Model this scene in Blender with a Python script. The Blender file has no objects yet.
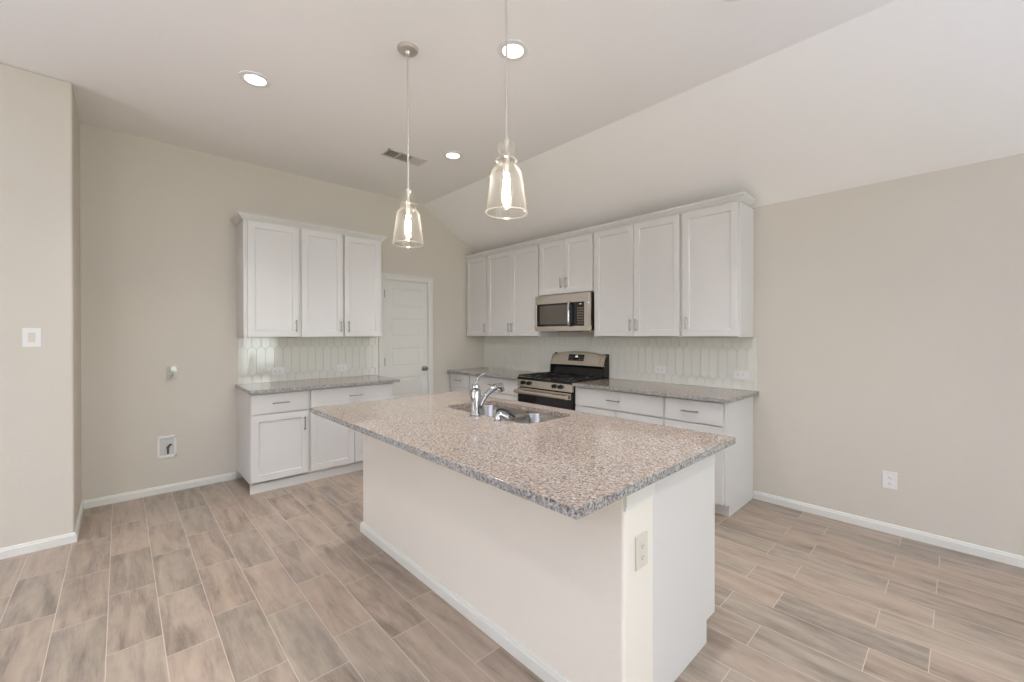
import bpy, bmesh, math, random
from mathutils import Vector, Matrix
PI = math.pi
R = math.radians
sc = bpy.context.scene
COL = sc.collection

# ------------------------------------------------------------------ camera
YAW, PITCH, ROLL = .7588, -.003, -.0015
cam_d = bpy.data.cameras.new('camera'); cam = bpy.data.objects.new('camera', cam_d); COL.objects.link(cam)
fw = Vector((-math.cos(YAW)*math.cos(PITCH), math.sin(YAW)*math.cos(PITCH), math.sin(PITCH)))
rt = fw.cross(Vector((0, 0, 1))).normalized(); up = rt.cross(fw)
r2 = rt*math.cos(ROLL)+up*math.sin(ROLL); u2 = -rt*math.sin(ROLL)+up*math.cos(ROLL)
m = Matrix((r2, u2, -fw)).transposed().to_4x4(); m.translation = Vector((4.798, -3.8647, 1.3758))
cam.matrix_world = m
cam_d.sensor_width = 36; cam_d.sensor_fit = 'HORIZONTAL'
cam_d.lens = 36*420.19/1024
cam_d.shift_x = -6.434/1024; cam_d.shift_y = -4.726/1024
cam_d.clip_start = .05; cam_d.clip_end = 100
sc.camera = cam

# ------------------------------------------------------------------ colour management and light
sc.view_settings.view_transform = 'Standard'; sc.view_settings.look = 'None'
sc.view_settings.gamma = 1; sc.view_settings.use_curve_mapping = False
sc.view_settings.exposure = 0.42
w = bpy.data.worlds.new('daylight'); sc.world = w; w.use_nodes = True
bg = w.node_tree.nodes['Background']; bg.inputs[0].default_value = (.78, .88, 1, 1); bg.inputs[1].default_value = .5

XR, YF = 8.6, -8.8          # the room's right and front walls, behind the camera
ZC, YS, ZP = 3.059, -1.021, 2.442   # flat ceiling height, where the slope starts, plate height
NX, NY = .724, -4.09
WIN_R = [(-1.45, -.68), (-3.0, -2.1), (-4.25, -3.35), (-6.9, -6.0)]   # windows in the right wall
WIN_F = [(2.0, 3.6), (4.6, 6.4)]                                      # windows in the front wall
WZ0, WZ1 = .40, 2.45
def area(name, loc, rot, sx, sy, power, col, spread=PI):
    d = bpy.data.lights.new(name, 'AREA'); d.shape = 'RECTANGLE'; d.size = sx; d.size_y = sy
    d.energy = power; d.color = col; d.spread = spread
    o = bpy.data.objects.new(name, d); COL.objects.link(o); o.location = loc; o.rotation_euler = rot
    return o
for a, b in WIN_R:
    area('window_skylight', (XR+.5, (a+b)/2, (WZ0+WZ1)/2), (0, R(90+25), 0), WZ1-WZ0, b-a, 40, (.94, 1, .96))
    area('window_ground_bounce', (XR+.5, (a+b)/2, (WZ0+WZ1)/2-.02), (0, R(90+55), 0), WZ1-WZ0, b-a, 44, (.38, .53, .95), R(80))  # added fill lamp, tilted up through the window to brighten the ceiling
for a, b in WIN_F:
    area('window_skylight', ((a+b)/2, YF-.5, (WZ0+WZ1)/2), (R(90+25), 0, 0), b-a, WZ1-WZ0, 32, (.98, .95, .85))
    area('window_ground_bounce', ((a+b)/2, YF-.5, (WZ0+WZ1)/2-.02), (R(90+55), 0, 0), b-a, WZ1-WZ0, 190, (.60, .68, .96), R(80))  # added bluish fill for the ceiling, from the front windows
P_DOWN = 6.2
P_BULB = 2.0

# ------------------------------------------------------------------ materials
def lin(r, g, b):
    f = lambda c: c/12.92 if c <= .04045 else ((c+.055)/1.055)**2.4
    return (f(r/255), f(g/255), f(b/255), 1)
def mat(name, col=(.8, .8, .8, 1), rough=.5, metal=0, **kw):
    mm = bpy.data.materials.new(name); mm.use_nodes = True
    b = mm.node_tree.nodes['Principled BSDF']
    b.inputs['Base Color'].default_value = col; b.inputs['Roughness'].default_value = rough; b.inputs['Metallic'].default_value = metal
    for k, v in kw.items(): b.inputs[k.replace('_', ' ')].default_value = v
    return mm
def N(mm, t, **kw):
    n = mm.node_tree.nodes.new(t)
    for k, v in kw.items(): setattr(n, k, v)
    return n
def L(mm, a, b): mm.node_tree.links.new(a, b)
def bsdf(mm): return mm.node_tree.nodes['Principled BSDF']
def coords(mm, scale=(1, 1, 1)):
    g = N(mm, 'ShaderNodeNewGeometry'); mp = N(mm, 'ShaderNodeMapping'); mp.inputs['Scale'].default_value = scale
    L(mm, g.outputs['Position'], mp.inputs['Vector']); return mp.outputs[0]
def math_n(mm, op, a, b=None, c=None):
    n = N(mm, 'ShaderNodeMath', operation=op)
    for i, v in enumerate((a, b, c)):
        if v is None: continue
        if isinstance(v, (int, float)): n.inputs[i].default_value = v
        else: L(mm, v, n.inputs[i])
    return n.outputs[0]
def ramp(mm, fac, stops, interp='LINEAR'):
    n = N(mm, 'ShaderNodeValToRGB'); cr = n.color_ramp; cr.interpolation = interp
    while len(cr.elements) < len(stops): cr.elements.new(.5)
    for e, (p, c) in zip(cr.elements, stops): e.position = p; e.color = c
    L(mm, fac, n.inputs[0]); return n.outputs[0]
def bump(mm, h, strength=.2, dist=.002):
    n = N(mm, 'ShaderNodeBump'); n.inputs['Strength'].default_value = strength; n.inputs['Distance'].default_value = dist
    L(mm, h, n.inputs['Height']); L(mm, n.outputs[0], bsdf(mm).inputs['Normal'])
def textured_paint(name, col, rough, sc_, st):
    mm = mat(name, col, rough)
    n = N(mm, 'ShaderNodeTexNoise'); n.inputs['Scale'].default_value = sc_; n.inputs['Detail'].default_value = 3
    L(mm, coords(mm), n.inputs['Vector']); bump(mm, n.outputs[0], st, .003); return mm
M = {}
M['wall'] = textured_paint('beige_wall_paint', lin(211, 203, 190), .62, 60, .22)
M['half_wall'] = textured_paint('half_wall_paint', lin(233, 226, 215), .62, 70, .3)
M['ceiling'] = textured_paint('white_ceiling_paint', lin(247, 244, 240), .8, 45, .2)
M['trim'] = mat('white_trim_paint', lin(225, 223, 216), .35)
M['cab'] = mat('white_cabinet_paint', lin(217, 214, 210), .33)
M['cab_in'] = mat('cabinet_interior', lin(205, 200, 190), .6)
M['nickel'] = mat('brushed_nickel', lin(158, 154, 150), .3, 1)
M['chrome'] = mat('polished_chrome', lin(186, 188, 192), .10, 1)
M['pendmetal'] = mat('pale_pendant_metal', lin(222, 216, 208), .38, 1)
M['steel'] = mat('stainless_steel', lin(216, 208, 198), .27, 1)
def brushed(mm, scale):
    n = N(mm, 'ShaderNodeTexNoise'); n.inputs['Scale'].default_value = 1; n.inputs['Detail'].default_value = 2
    L(mm, coords(mm, scale), n.inputs['Vector']); bump(mm, n.outputs[0], .08, .001)
brushed(M['steel'], (8, 400, 400))
M['sink'] = mat('sink_stainless', lin(178, 174, 168), .24, 1)
M['black'] = mat('black_enamel', lin(24, 23, 24), .22)
M['iron'] = mat('cast_iron_grate', lin(30, 29, 30), .55)
M['blackglass'] = mat('black_oven_glass', lin(22, 22, 26), .05)
M['mwglass'] = mat('microwave_door_glass', lin(96, 88, 78), .08)
M['plastic'] = mat('white_plastic', lin(232, 230, 226), .3)
M['cream'] = mat('cream_plastic', lin(216, 208, 194), .4)
M['slot'] = mat('outlet_slot_dark', lin(70, 66, 60), .6)
M['button'] = mat('grey_button', lin(120, 108, 96), .4)
M['vent'] = mat('white_vent_metal', lin(220, 215, 208), .4)
M['ventdark'] = mat('vent_duct_dark', lin(150, 147, 143), .8)
M['burner'] = mat('burner_aluminium', lin(170, 165, 158), .35, 1)
M['brass'] = mat('valve_brass', lin(110, 95, 70), .35, 1)
M['rubber'] = mat('black_rubber', lin(20, 20, 22), .5)
M['grout'] = mat('tile_grout', lin(218, 216, 206), .8)
M['tile'] = mat('pale_picket_tile', lin(226, 225, 215), .07)
def emit(name, col, st):
    mm = bpy.data.materials.new(name); mm.use_nodes = True; nt = mm.node_tree; nt.nodes.clear()
    e = nt.nodes.new('ShaderNodeEmission'); o = nt.nodes.new('ShaderNodeOutputMaterial')
    e.inputs[0].default_value = col; e.inputs[1].default_value = st; nt.links.new(e.outputs[0], o.inputs[0]); return mm
M['lamp'] = emit('downlight_diffuser', (1, .9, .76, 1), 7)
M['filament'] = emit('glowing_bulb', (1, .92, .80, 1), 130)
M['display'] = emit('oven_display', (.75, .9, 1, 1), .6)
def clear(name, tint, ior, bumpy=0, extra=0):
    mm = bpy.data.materials.new(name); mm.use_nodes = True; nt = mm.node_tree; nt.nodes.clear()
    o = nt.nodes.new('ShaderNodeOutputMaterial'); mx = nt.nodes.new('ShaderNodeMixShader')
    t = nt.nodes.new('ShaderNodeBsdfTransparent'); t.inputs[0].default_value = tint
    g = nt.nodes.new('ShaderNodeBsdfGlossy'); g.inputs['Roughness'].default_value = .04
    f = nt.nodes.new('ShaderNodeFresnel'); f.inputs[0].default_value = ior
    src = f.outputs[0]
    if extra:
        a = nt.nodes.new('ShaderNodeMath'); a.operation = 'MULTIPLY_ADD'; a.inputs[1].default_value = 1+extra; a.inputs[2].default_value = extra*.1; a.use_clamp = True
        nt.links.new(src, a.inputs[0]); src = a.outputs[0]
    nt.links.new(src, mx.inputs[0]); nt.links.new(t.outputs[0], mx.inputs[1]); nt.links.new(g.outputs[0], mx.inputs[2])
    if bumpy:
        n = nt.nodes.new('ShaderNodeTexNoise'); n.inputs['Scale'].default_value = 120; n.inputs['Detail'].default_value = 2
        c = nt.nodes.new('ShaderNodeTexCoord'); nt.links.new(c.outputs['Object'], n.inputs['Vector'])
        b = nt.nodes.new('ShaderNodeBump'); b.inputs['Strength'].default_value = bumpy; b.inputs['Distance'].default_value = .004
        nt.links.new(n.outputs[0], b.inputs['Height']); nt.links.new(b.outputs[0], f.inputs['Normal']); nt.links.new(b.outputs[0], g.inputs['Normal'])
    nt.links.new(mx.outputs[0], o.inputs[0]); return mm
M['pane'] = clear('window_pane_glass', (.97, .98, .97, 1), 1.45)
def shade_glass(name, slope, base_, tl):
    mm = bpy.data.materials.new(name); mm.use_nodes = True; nt = mm.node_tree; nt.nodes.clear()
    A = nt.nodes.new; K = nt.links.new
    o = A('ShaderNodeOutputMaterial'); t = A('ShaderNodeBsdfTransparent'); t.inputs[0].default_value = (.985, .98, .965, 1)
    g = A('ShaderNodeBsdfGlossy'); g.inputs['Roughness'].default_value = .02; g.inputs['Color'].default_value = (1, .98, .94, 1)
    d = A('ShaderNodeBsdfTranslucent'); d.inputs[0].default_value = (1, .97, .9, 1)
    lw = A('ShaderNodeLayerWeight'); lw.inputs[0].default_value = .5
    n = A('ShaderNodeTexNoise'); n.inputs['Scale'].default_value = 130; n.inputs['Detail'].default_value = 2
    c = A('ShaderNodeTexCoord'); K(c.outputs['Object'], n.inputs['Vector'])
    b = A('ShaderNodeBump'); b.inputs['Strength'].default_value = .35; b.inputs['Distance'].default_value = .002; K(n.outputs[0], b.inputs['Height'])
    K(b.outputs[0], lw.inputs['Normal']); K(b.outputs[0], g.inputs['Normal'])
    f = A('ShaderNodeMath'); f.operation = 'MULTIPLY_ADD'; f.inputs[1].default_value = slope; f.inputs[2].default_value = base_; pw = A('ShaderNodeMath'); pw.operation = 'POWER'; pw.inputs[1].default_value = 2.6; K(lw.outputs['Facing'], pw.inputs[0]); K(pw.outputs[0], f.inputs[0])
    m1 = A('ShaderNodeMixShader'); m1.inputs[0].default_value = tl; K(g.outputs[0], m1.inputs[1]); K(d.outputs[0], m1.inputs[2])
    m2 = A('ShaderNodeMixShader'); K(f.outputs[0], m2.inputs[0]); K(t.outputs[0], m2.inputs[1]); K(m1.outputs[0], m2.inputs[2])
    K(m2.outputs[0], o.inputs[0]); return mm
M['shade'] = shade_glass('seeded_clear_glass', .50, .03, .08)
M['rim'] = shade_glass('thick_glass_rim', .3, .38, .12)
M['clearplastic'] = clear('clear_plastic', (.96, .96, .95, 1), 1.45, 0, 0)

# speckled granite
def granite(name, cols, pinkc, pinkf, darkf, bright, rough=.07):
    mm = mat(name, rough=rough)
    P = coords(mm)
    n1 = N(mm, 'ShaderNodeTexNoise'); n1.inputs['Scale'].default_value = 115; n1.inputs['Detail'].default_value = 4; n1.inputs['Roughness'].default_value = .65
    n2 = N(mm, 'ShaderNodeTexNoise'); n2.inputs['Scale'].default_value = 9; n2.inputs['Detail'].default_value = 3
    n3 = N(mm, 'ShaderNodeTexNoise'); n3.inputs['Scale'].default_value = 60; n3.inputs['Detail'].default_value = 2
    v = N(mm, 'ShaderNodeTexVoronoi'); v.inputs['Scale'].default_value = 150
    v2 = N(mm, 'ShaderNodeTexVoronoi'); v2.inputs['Scale'].default_value = 80
    for n in (n1, n2, n3, v, v2): L(mm, P, n.inputs['Vector'])
    base = ramp(mm, n1.outputs[0], list(zip((.34, .44, .53, .66), cols)))
    s1 = N(mm, 'ShaderNodeSeparateColor'); L(mm, v.outputs['Color'], s1.inputs[0])
    s2 = N(mm, 'ShaderNodeSeparateColor'); L(mm, v2.outputs['Color'], s2.inputs[0])
    def mix(fac, a, b):
        x = N(mm, 'ShaderNodeMix', data_type='RGBA'); L(mm, fac, x.inputs[0])
        for q, k in ((a, 6), (b, 7)):
            if isinstance(q, tuple): x.inputs[k].default_value = q
            else: L(mm, q, x.inputs[k])
        return x.outputs[2]
    dark = math_n(mm, 'GREATER_THAN', math_n(mm, 'ADD', s1.outputs[0], math_n(mm, 'MULTIPLY', n3.outputs[0], .8)), 1.27)
    grey = math_n(mm, 'GREATER_THAN', s2.outputs[1], .72); lite = math_n(mm, 'GREATER_THAN', s1.outputs[1], .86)
    c = mix(math_n(mm, 'MULTIPLY', grey, .5), base, cols[1])
    c = mix(math_n(mm, 'MULTIPLY', lite, .5), c, bright)
    pink = ramp(mm, n2.outputs[0], [(.42, (0, 0, 0, 1)), (.62, (1, 1, 1, 1))])
    c = mix(math_n(mm, 'MULTIPLY', pink, pinkf), c, pinkc)
    c = mix(math_n(mm, 'MULTIPLY', dark, darkf), c, lin(58, 52, 50))
    L(mm, c, bsdf(mm).inputs['Base Color']); bsdf(mm).inputs['Specular IOR Level'].default_value = .42; return mm
M['granite_edge'] = granite('granite_cut_edge', (lin(98, 95, 91), lin(136, 133, 129), lin(163, 160, 156), lin(188, 186, 183)), lin(170, 168, 166), .1, .6, lin(204, 207, 209), .25)  # same stone; cool light on the side faces painted into its grey
M['granite'] = granite('speckled_granite', (lin(98, 88, 81), lin(140, 127, 117), lin(174, 158, 145), lin(198, 184, 172)), lin(176, 152, 134), .22, .55, lin(204, 194, 186))

# wood-look porcelain planks, .5635 x .187 m, alternate rows shifted by a third
def planks():
    mm = mat('wood_look_floor_tile', rough=.34)
    g = N(mm, 'ShaderNodeNewGeometry'); s = N(mm, 'ShaderNodeSeparateXYZ'); L(mm, g.outputs['Position'], s.inputs[0])
    PW, PH = .5617, .187
    v = math_n(mm, 'DIVIDE', math_n(mm, 'ADD', s.outputs[1], 3.3515), PH)
    row = math_n(mm, 'FLOOR', v)
    odd = math_n(mm, 'FLOORED_MODULO', row, 2.0)
    u = math_n(mm, 'DIVIDE', math_n(mm, 'SUBTRACT', s.outputs[0], 1.898), PW)
    u = math_n(mm, 'ADD', u, math_n(mm, 'MULTIPLY', odd, .333))
    col = math_n(mm, 'FLOOR', u)
    fu = math_n(mm, 'FRACT', u); fv = math_n(mm, 'FRACT', v)
    du = math_n(mm, 'MULTIPLY', math_n(mm, 'SUBTRACT', .5, math_n(mm, 'ABSOLUTE', math_n(mm, 'SUBTRACT', fu, .5))), PW)
    dv = math_n(mm, 'MULTIPLY', math_n(mm, 'SUBTRACT', .5, math_n(mm, 'ABSOLUTE', math_n(mm, 'SUBTRACT', fv, .5))), PH)
    d = math_n(mm, 'MINIMUM', du, dv)
    gr = N(mm, 'ShaderNodeMapRange'); gr.inputs[1].default_value = .0010; gr.inputs[2].default_value = .0024; gr.inputs[3].default_value = 1; gr.inputs[4].default_value = 0
    L(mm, d, gr.inputs[0]); grout = gr.outputs[0]
    cv = N(mm, 'ShaderNodeCombineXYZ'); L(mm, col, cv.inputs[0]); L(mm, row, cv.inputs[1])
    wn = N(mm, 'ShaderNodeTexWhiteNoise', noise_dimensions='3D'); L(mm, cv.outputs[0], wn.inputs['Vector'])
    rnd = N(mm, 'ShaderNodeSeparateColor'); L(mm, wn.outputs['Color'], rnd.inputs[0])
    # grain: noise stretched along the plank, shifted per plank
    off = N(mm, 'ShaderNodeVectorMath', operation='MULTIPLY'); L(mm, wn.outputs['Color'], off.inputs[0]); off.inputs[1].default_value = (9, 9, 9)
    ad = N(mm, 'ShaderNodeVectorMath', operation='ADD'); L(mm, g.outputs['Position'], ad.inputs[0]); L(mm, off.outputs[0], ad.inputs[1])
    def ns(scale, sx, sy, det, rough=.55, dist=0):
        mp = N(mm, 'ShaderNodeMapping'); mp.inputs['Scale'].default_value = (sx, sy, 1); L(mm, ad.outputs[0], mp.inputs[0])
        n = N(mm, 'ShaderNodeTexNoise'); n.inputs['Scale'].default_value = scale; n.inputs['Detail'].default_value = det
        n.inputs['Roughness'].default_value = rough; n.inputs['Distortion'].default_value = dist
        L(mm, mp.outputs[0], n.inputs['Vector']); return n.outputs[0]
    broad = ns(3.0, .8, 5.5, 4, .55, .6); fine = ns(9, 1, 17, 5, .7, .5); blot = ns(16, 1, 1.6, 3)
    t = math_n(mm, 'ADD', math_n(mm, 'MULTIPLY', broad, .62), math_n(mm, 'MULTIPLY', fine, .30))
    t = math_n(mm, 'ADD', t, math_n(mm, 'MULTIPLY', blot, .12))
    t = math_n(mm, 'ADD', t, math_n(mm, 'MULTIPLY', math_n(mm, 'SUBTRACT', rnd.outputs[0], .5), .10))
    cA = ramp(mm, t, [(.35, lin(126, 111, 98)), (.45, lin(153, 135, 120)), (.54, lin(169, 149, 132)), (.68, lin(182, 162, 144))])
    cB = ramp(mm, t, [(.35, lin(120, 109, 97)), (.45, lin(145, 132, 119)), (.54, lin(161, 147, 131)), (.68, lin(176, 161, 144))])
    mx = N(mm, 'ShaderNodeMix', data_type='RGBA'); L(mm, rnd.outputs[1], mx.inputs[0]); L(mm, cA, mx.inputs[6]); L(mm, cB, mx.inputs[7])
    m2 = N(mm, 'ShaderNodeMix', data_type='RGBA'); L(mm, grout, m2.inputs[0]); L(mm, mx.outputs[2], m2.inputs[6]); m2.inputs[7].default_value = lin(196, 182, 168)
    L(mm, m2.outputs[2], bsdf(mm).inputs['Base Color'])
    h = math_n(mm, 'SUBTRACT', math_n(mm, 'MULTIPLY', fine, .3), grout)
    bump(mm, h, .25, .0015)
    return mm
M['floor'] = planks()

# ------------------------------------------------------------------ mesh helpers
def bx(bm, lo, hi):
    x0, y0, z0 = lo; x1, y1, z1 = hi
    v = [bm.verts.new(p) for p in ((x0, y0, z0), (x1, y0, z0), (x1, y1, z0), (x0, y1, z0), (x0, y0, z1), (x1, y0, z1), (x1, y1, z1), (x0, y1, z1))]
    for f in ((3, 2, 1, 0), (4, 5, 6, 7), (0, 1, 5, 4), (1, 2, 6, 5), (2, 3, 7, 6), (3, 0, 4, 7)): bm.faces.new([v[i] for i in f])
    return v
def NB(): return bmesh.new()
def obj(name, bm, mm, parent=None, bevel=0, smooth=False, seg=2):
    bmesh.ops.recalc_face_normals(bm, faces=bm.faces)
    me = bpy.data.meshes.new(name); bm.to_mesh(me); bm.free()
    me.materials.append(mm)
    o = bpy.data.objects.new(name, me); COL.objects.link(o)
    if smooth:
        for p in me.polygons: p.use_smooth = True
        md = o.modifiers.new('es', 'EDGE_SPLIT'); md.split_angle = R(38)
    if bevel:
        b = o.modifiers.new('bevel', 'BEVEL'); b.width = bevel; b.segments = seg; b.limit_method = 'ANGLE'; b.angle_limit = R(40); b.harden_normals = False
    if parent: o.parent = parent
    return o
def boxo(name, lo, hi, mm, parent=None, bevel=.002):
    bm = NB(); bx(bm, lo, hi); return obj(name, bm, mm, parent, bevel)
def tag(o, label, cat, group=None):
    o['label'] = label; o['category'] = cat
    if group: o['group'] = group
    return o
def thing(name, label, cat, loc=(0, 0, 0), rz=0, group=None):
    o = bpy.data.objects.new(name, None); COL.objects.link(o); o.location = loc; o.rotation_euler = (0, 0, rz)
    o.empty_display_size = .1
    return tag(o, label, cat, group)
def struct(o, label=None, cat=None):
    o['kind'] = 'structure'
    if label: o['label'] = label
    if cat: o['category'] = cat
    return o
def dup(root, loc, label, rz=None):
    r = root.copy(); COL.objects.link(r); r.location = loc; r['label'] = label
    if rz is not None: r.rotation_euler = (0, 0, rz)
    for ch in list(root.children):
        c = ch.copy(); COL.objects.link(c); c.parent = r
        for g in list(ch.children):
            d = g.copy(); COL.objects.link(d); d.parent = c
    return r
def prism(bm, pts, axis, a, b):
    """pts: 2D outline in the two other axes, extruded along axis from a to b"""
    def P(p, t):
        return {'x': (t, p[0], p[1]), 'y': (p[0], t, p[1]), 'z': (p[0], p[1], t)}[axis]
    A = [bm.verts.new(P(p, a)) for p in pts]; B = [bm.verts.new(P(p, b)) for p in pts]
    bm.faces.new(A); bm.faces.new(B[::-1])
    n = len(pts)
    for i in range(n): bm.faces.new((A[i], A[(i+1) % n], B[(i+1) % n], B[i]))
def lathe(bm, prof, seg=32, c=(0, 0, 0), axis='z', cap=True):
    rings = []
    for r, h in prof:
        ring = []
        for i in range(seg):
            a = 2*PI*i/seg; x, y = r*math.cos(a), r*math.sin(a)
            p = {'z': (x, y, h), 'y': (x, h, y), 'x': (h, x, y)}[axis]
            ring.append(bm.verts.new((p[0]+c[0], p[1]+c[1], p[2]+c[2])))
        rings.append(ring)
    for A, B in zip(rings, rings[1:]):
        for i in range(seg): bm.faces.new((A[i], A[(i+1) % seg], B[(i+1) % seg], B[i]))
    if cap:
        bm.faces.new(rings[0]); bm.faces.new(rings[-1][::-1])
    return rings
def tube(bm, pts, rad, seg=12, cap=True):
    pts = [Vector(p) for p in pts]; n = len(pts)
    rads = rad if isinstance(rad, (list, tuple)) else [rad]*n
    prev = None; rings = []
    for i, p in enumerate(pts):
        t = (pts[min(i+1, n-1)]-pts[max(i-1, 0)]).normalized()
        if prev is None:
            a = t.orthogonal().normalized()
        else:
            a = (prev-t*prev.dot(t)).normalized()
        prev = a; b = t.cross(a)
        rings.append([bm.verts.new(p+(a*math.cos(2*PI*k/seg)+b*math.sin(2*PI*k/seg))*rads[i]) for k in range(seg)])
    for A, B in zip(rings, rings[1:]):
        for k in range(seg): bm.faces.new((A[k], A[(k+1) % seg], B[(k+1) % seg], B[k]))
    if cap: bm.faces.new(rings[0][::-1]); bm.faces.new(rings[-1])
def spline(ctrl, n=8):
    """Catmull-Rom through the control points"""
    c = [Vector(p) for p in ctrl]; c = [c[0]*2-c[1]]+c+[c[-1]*2-c[-2]]; out = []
    for i in range(1, len(c)-2):
        for k in range(n):
            t = k/n; p0, p1, p2, p3 = c[i-1:i+3]
            out.append(.5*((2*p1)+(p2-p0)*t+(2*p0-5*p1+4*p2-p3)*t*t+(3*p1-p0-3*p2+p3)*t**3))
    out.append(c[-2]); return out
def slab_panels(bm, x0, x1, z0, z1, t, yb, rects, steps):
    """upright slab, back at y=yb, front at y=yb-t; each rect in rects is worked by inset steps (thickness, depth)"""
    xs = sorted({x0, x1, *[r[0] for r in rects], *[r[1] for r in rects]}); zs = sorted({z0, z1, *[r[2] for r in rects], *[r[3] for r in rects]})
    V = {(i, j): bm.verts.new((x, yb-t, z)) for i, x in enumerate(xs) for j, z in enumerate(zs)}
    target = []
    fr = []
    for i in range(len(xs)-1):
        for j in range(len(zs)-1):
            f = bm.faces.new((V[i, j], V[i+1, j], V[i+1, j+1], V[i, j+1])); fr.append(f)
            cx_, cz_ = (xs[i]+xs[i+1])/2, (zs[j]+zs[j+1])/2
            if any(r[0] < cx_ < r[1] and r[2] < cz_ < r[3] for r in rects): target.append(f)
    be = [e for e in bm.edges if e.is_boundary and all(f in fr for f in e.link_faces)]
    ret = bmesh.ops.extrude_edge_only(bm, edges=be)
    nv = [v for v in ret['geom'] if isinstance(v, bmesh.types.BMVert)]
    for v in nv: v.co.y = yb
    ne = [e for e in ret['geom'] if isinstance(e, bmesh.types.BMEdge) and e.is_boundary]
    bmesh.ops.contextual_create(bm, geom=ne)
    for th, dp in steps:
        if th == 0: continue
        bmesh.ops.inset_individual(bm, faces=target, thickness=th, depth=dp)

# ------------------------------------------------------------------ room shell
T = .12
bm = NB(); bx(bm, (-.2, YF-.2, -.1), (XR+.2, .2, 0)); struct(obj('floor', bm, M['floor']), 'wood-look plank tile floor in greyish brown', 'floor')
bm = NB()
prism(bm, [(YF-.2, ZC), (YS, ZC), (0, ZP), (.2, ZP-.12), (.2, ZP+.2), (YS, ZC+.2), (YF-.2, ZC+.2)], 'x', -.2, XR+.2)
struct(obj('ceiling', bm, M['ceiling']), 'white ceiling, flat then sloping down above the cabinet wall', 'ceiling')
DY0, DY1, DZ = -1.553, -.945, 2.055     # pantry door opening in the left wall
bm = NB()
bx(bm, (-T, NY-.02, 0), (0, DY0, ZC)) ; bx(bm, (-T, DY0, DZ), (0, YS, ZC)); 
prism(bm, [(YS, DZ), (YS, ZC), (0, ZP), (0, DZ)], 'x', -T, 0)
bx(bm, (-T, DY1, 0), (0, 0, DZ)); bx(bm, (-T-.01, DY0-.05, 0), (-T+.01, DY1+.05, DZ+.05))
struct(obj('wall_left', bm, M['wall']), 'beige wall with the pantry door and the short cabinet run', 'wall')
bm = NB(); bx(bm, (-T, 0, 0), (XR+T, T, ZP)); struct(obj('wall_back', bm, M['wall']), 'beige wall behind the range run', 'wall')
bm = NB(); bx(bm, (-T, YF-T, 0), (NX, NY, ZC)); struct(obj('wall_near_left', bm, M['wall'], bevel=.012, seg=4), 'beige wall stepping forward at the far left', 'wall')
def holed_wall(name, horiz, ends, wins, label):
    bm = NB(); s = ends[0]
    def seg(a, b, z0, z1):
        if horiz: bx(bm, (a, YF-T, z0), (b, YF, z1))
        else: bx(bm, (XR, a, z0), (XR+T, b, z1))
    for a, b in sorted(wins):
        seg(s, a, 0, ZC); seg(a, b, 0, WZ0); seg(a, b, WZ1, ZC); s = b
    seg(s, ends[1], 0, ZC)
    struct(obj(name, bm, M['wall']), label, 'wall')
holed_wall('wall_right', False, (YF, 0), WIN_R, 'beige wall with windows to the right of the room')
holed_wall('wall_front', True, (NX, XR), WIN_F, 'beige wall with windows at the front of the room')
wi = 1
for horiz, wins in ((False, WIN_R), (True, WIN_F)):
    for a, b in wins:
        bm = NB(); e = .045; mz = (WZ0+WZ1)/2
        for p, q, z0, z1 in ((a, a+e, WZ0, WZ1), (b-e, b, WZ0, WZ1), (a, b, WZ0, WZ0+e), (a, b, WZ1-e, WZ1), (a, b, mz-e/2, mz+e/2)):
            if horiz: bx(bm, (p, YF-.09, z0), (q, YF-.04, z1))
            else: bx(bm, (XR+.04, p, z0), (XR+.09, q, z1))
        f = struct(obj('window_%d' % wi, bm, M['trim']), 'white framed window', 'window')
        if horiz: boxo('pane', (a, YF-.068, WZ0), (b, YF-.062, WZ1), M['pane'], f, 0)
        else: boxo('pane', (XR+.062, a, WZ0), (XR+.068, b, WZ1), M['pane'], f, 0)
        wi += 1
# baseboards
BH, BT = .066, .013
BP = [(0, 0), (BT, 0), (BT, BH-.018), (BT-.004, BH-.012), (BT-.004, BH-.006), (BT-.008, BH), (0, BH)]
def baseboard(name, segs, parent=None, label=None):
    """segs: list of (p0, p1, normal) along the floor"""
    bm = NB()
    for (x0, y0), (x1, y1), (nx, ny) in segs:
        A = [bm.verts.new((x0+nx*d, y0+ny*d, z)) for d, z in BP]; B = [bm.verts.new((x1+nx*d, y1+ny*d, z)) for d, z in BP]
        bm.faces.new(A); bm.faces.new(B[::-1]); n = len(BP)
        for i in range(n): bm.faces.new((A[i], A[(i+1) % n], B[(i+1) % n], B[i]))
    return struct(obj(name, bm, M['trim'], parent), label, 'baseboard')
baseboard('baseboard_left', [((0, NY), (0, -3.062), (1, 0)), ((0, -.88), (0, -.6), (1, 0))], label='white baseboard along the left wall')
baseboard('baseboard_near_left', [((NX, YF), (NX, NY), (1, 0)), ((0, NY), (NX+BT, NY), (0, 1))], label='white baseboard round the stepped wall corner')
baseboard('baseboard_back', [((3.597, 0), (XR, 0), (0, -1))], label='white baseboard below the bare right part of the wall')
baseboard('baseboard_right', [((XR, YF), (XR, 0), (-1, 0))], label='white baseboard under the windows')
baseboard('baseboard_front', [((NX, YF), (XR, YF), (0, 1))], label='white baseboard at the front of the room')

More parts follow.
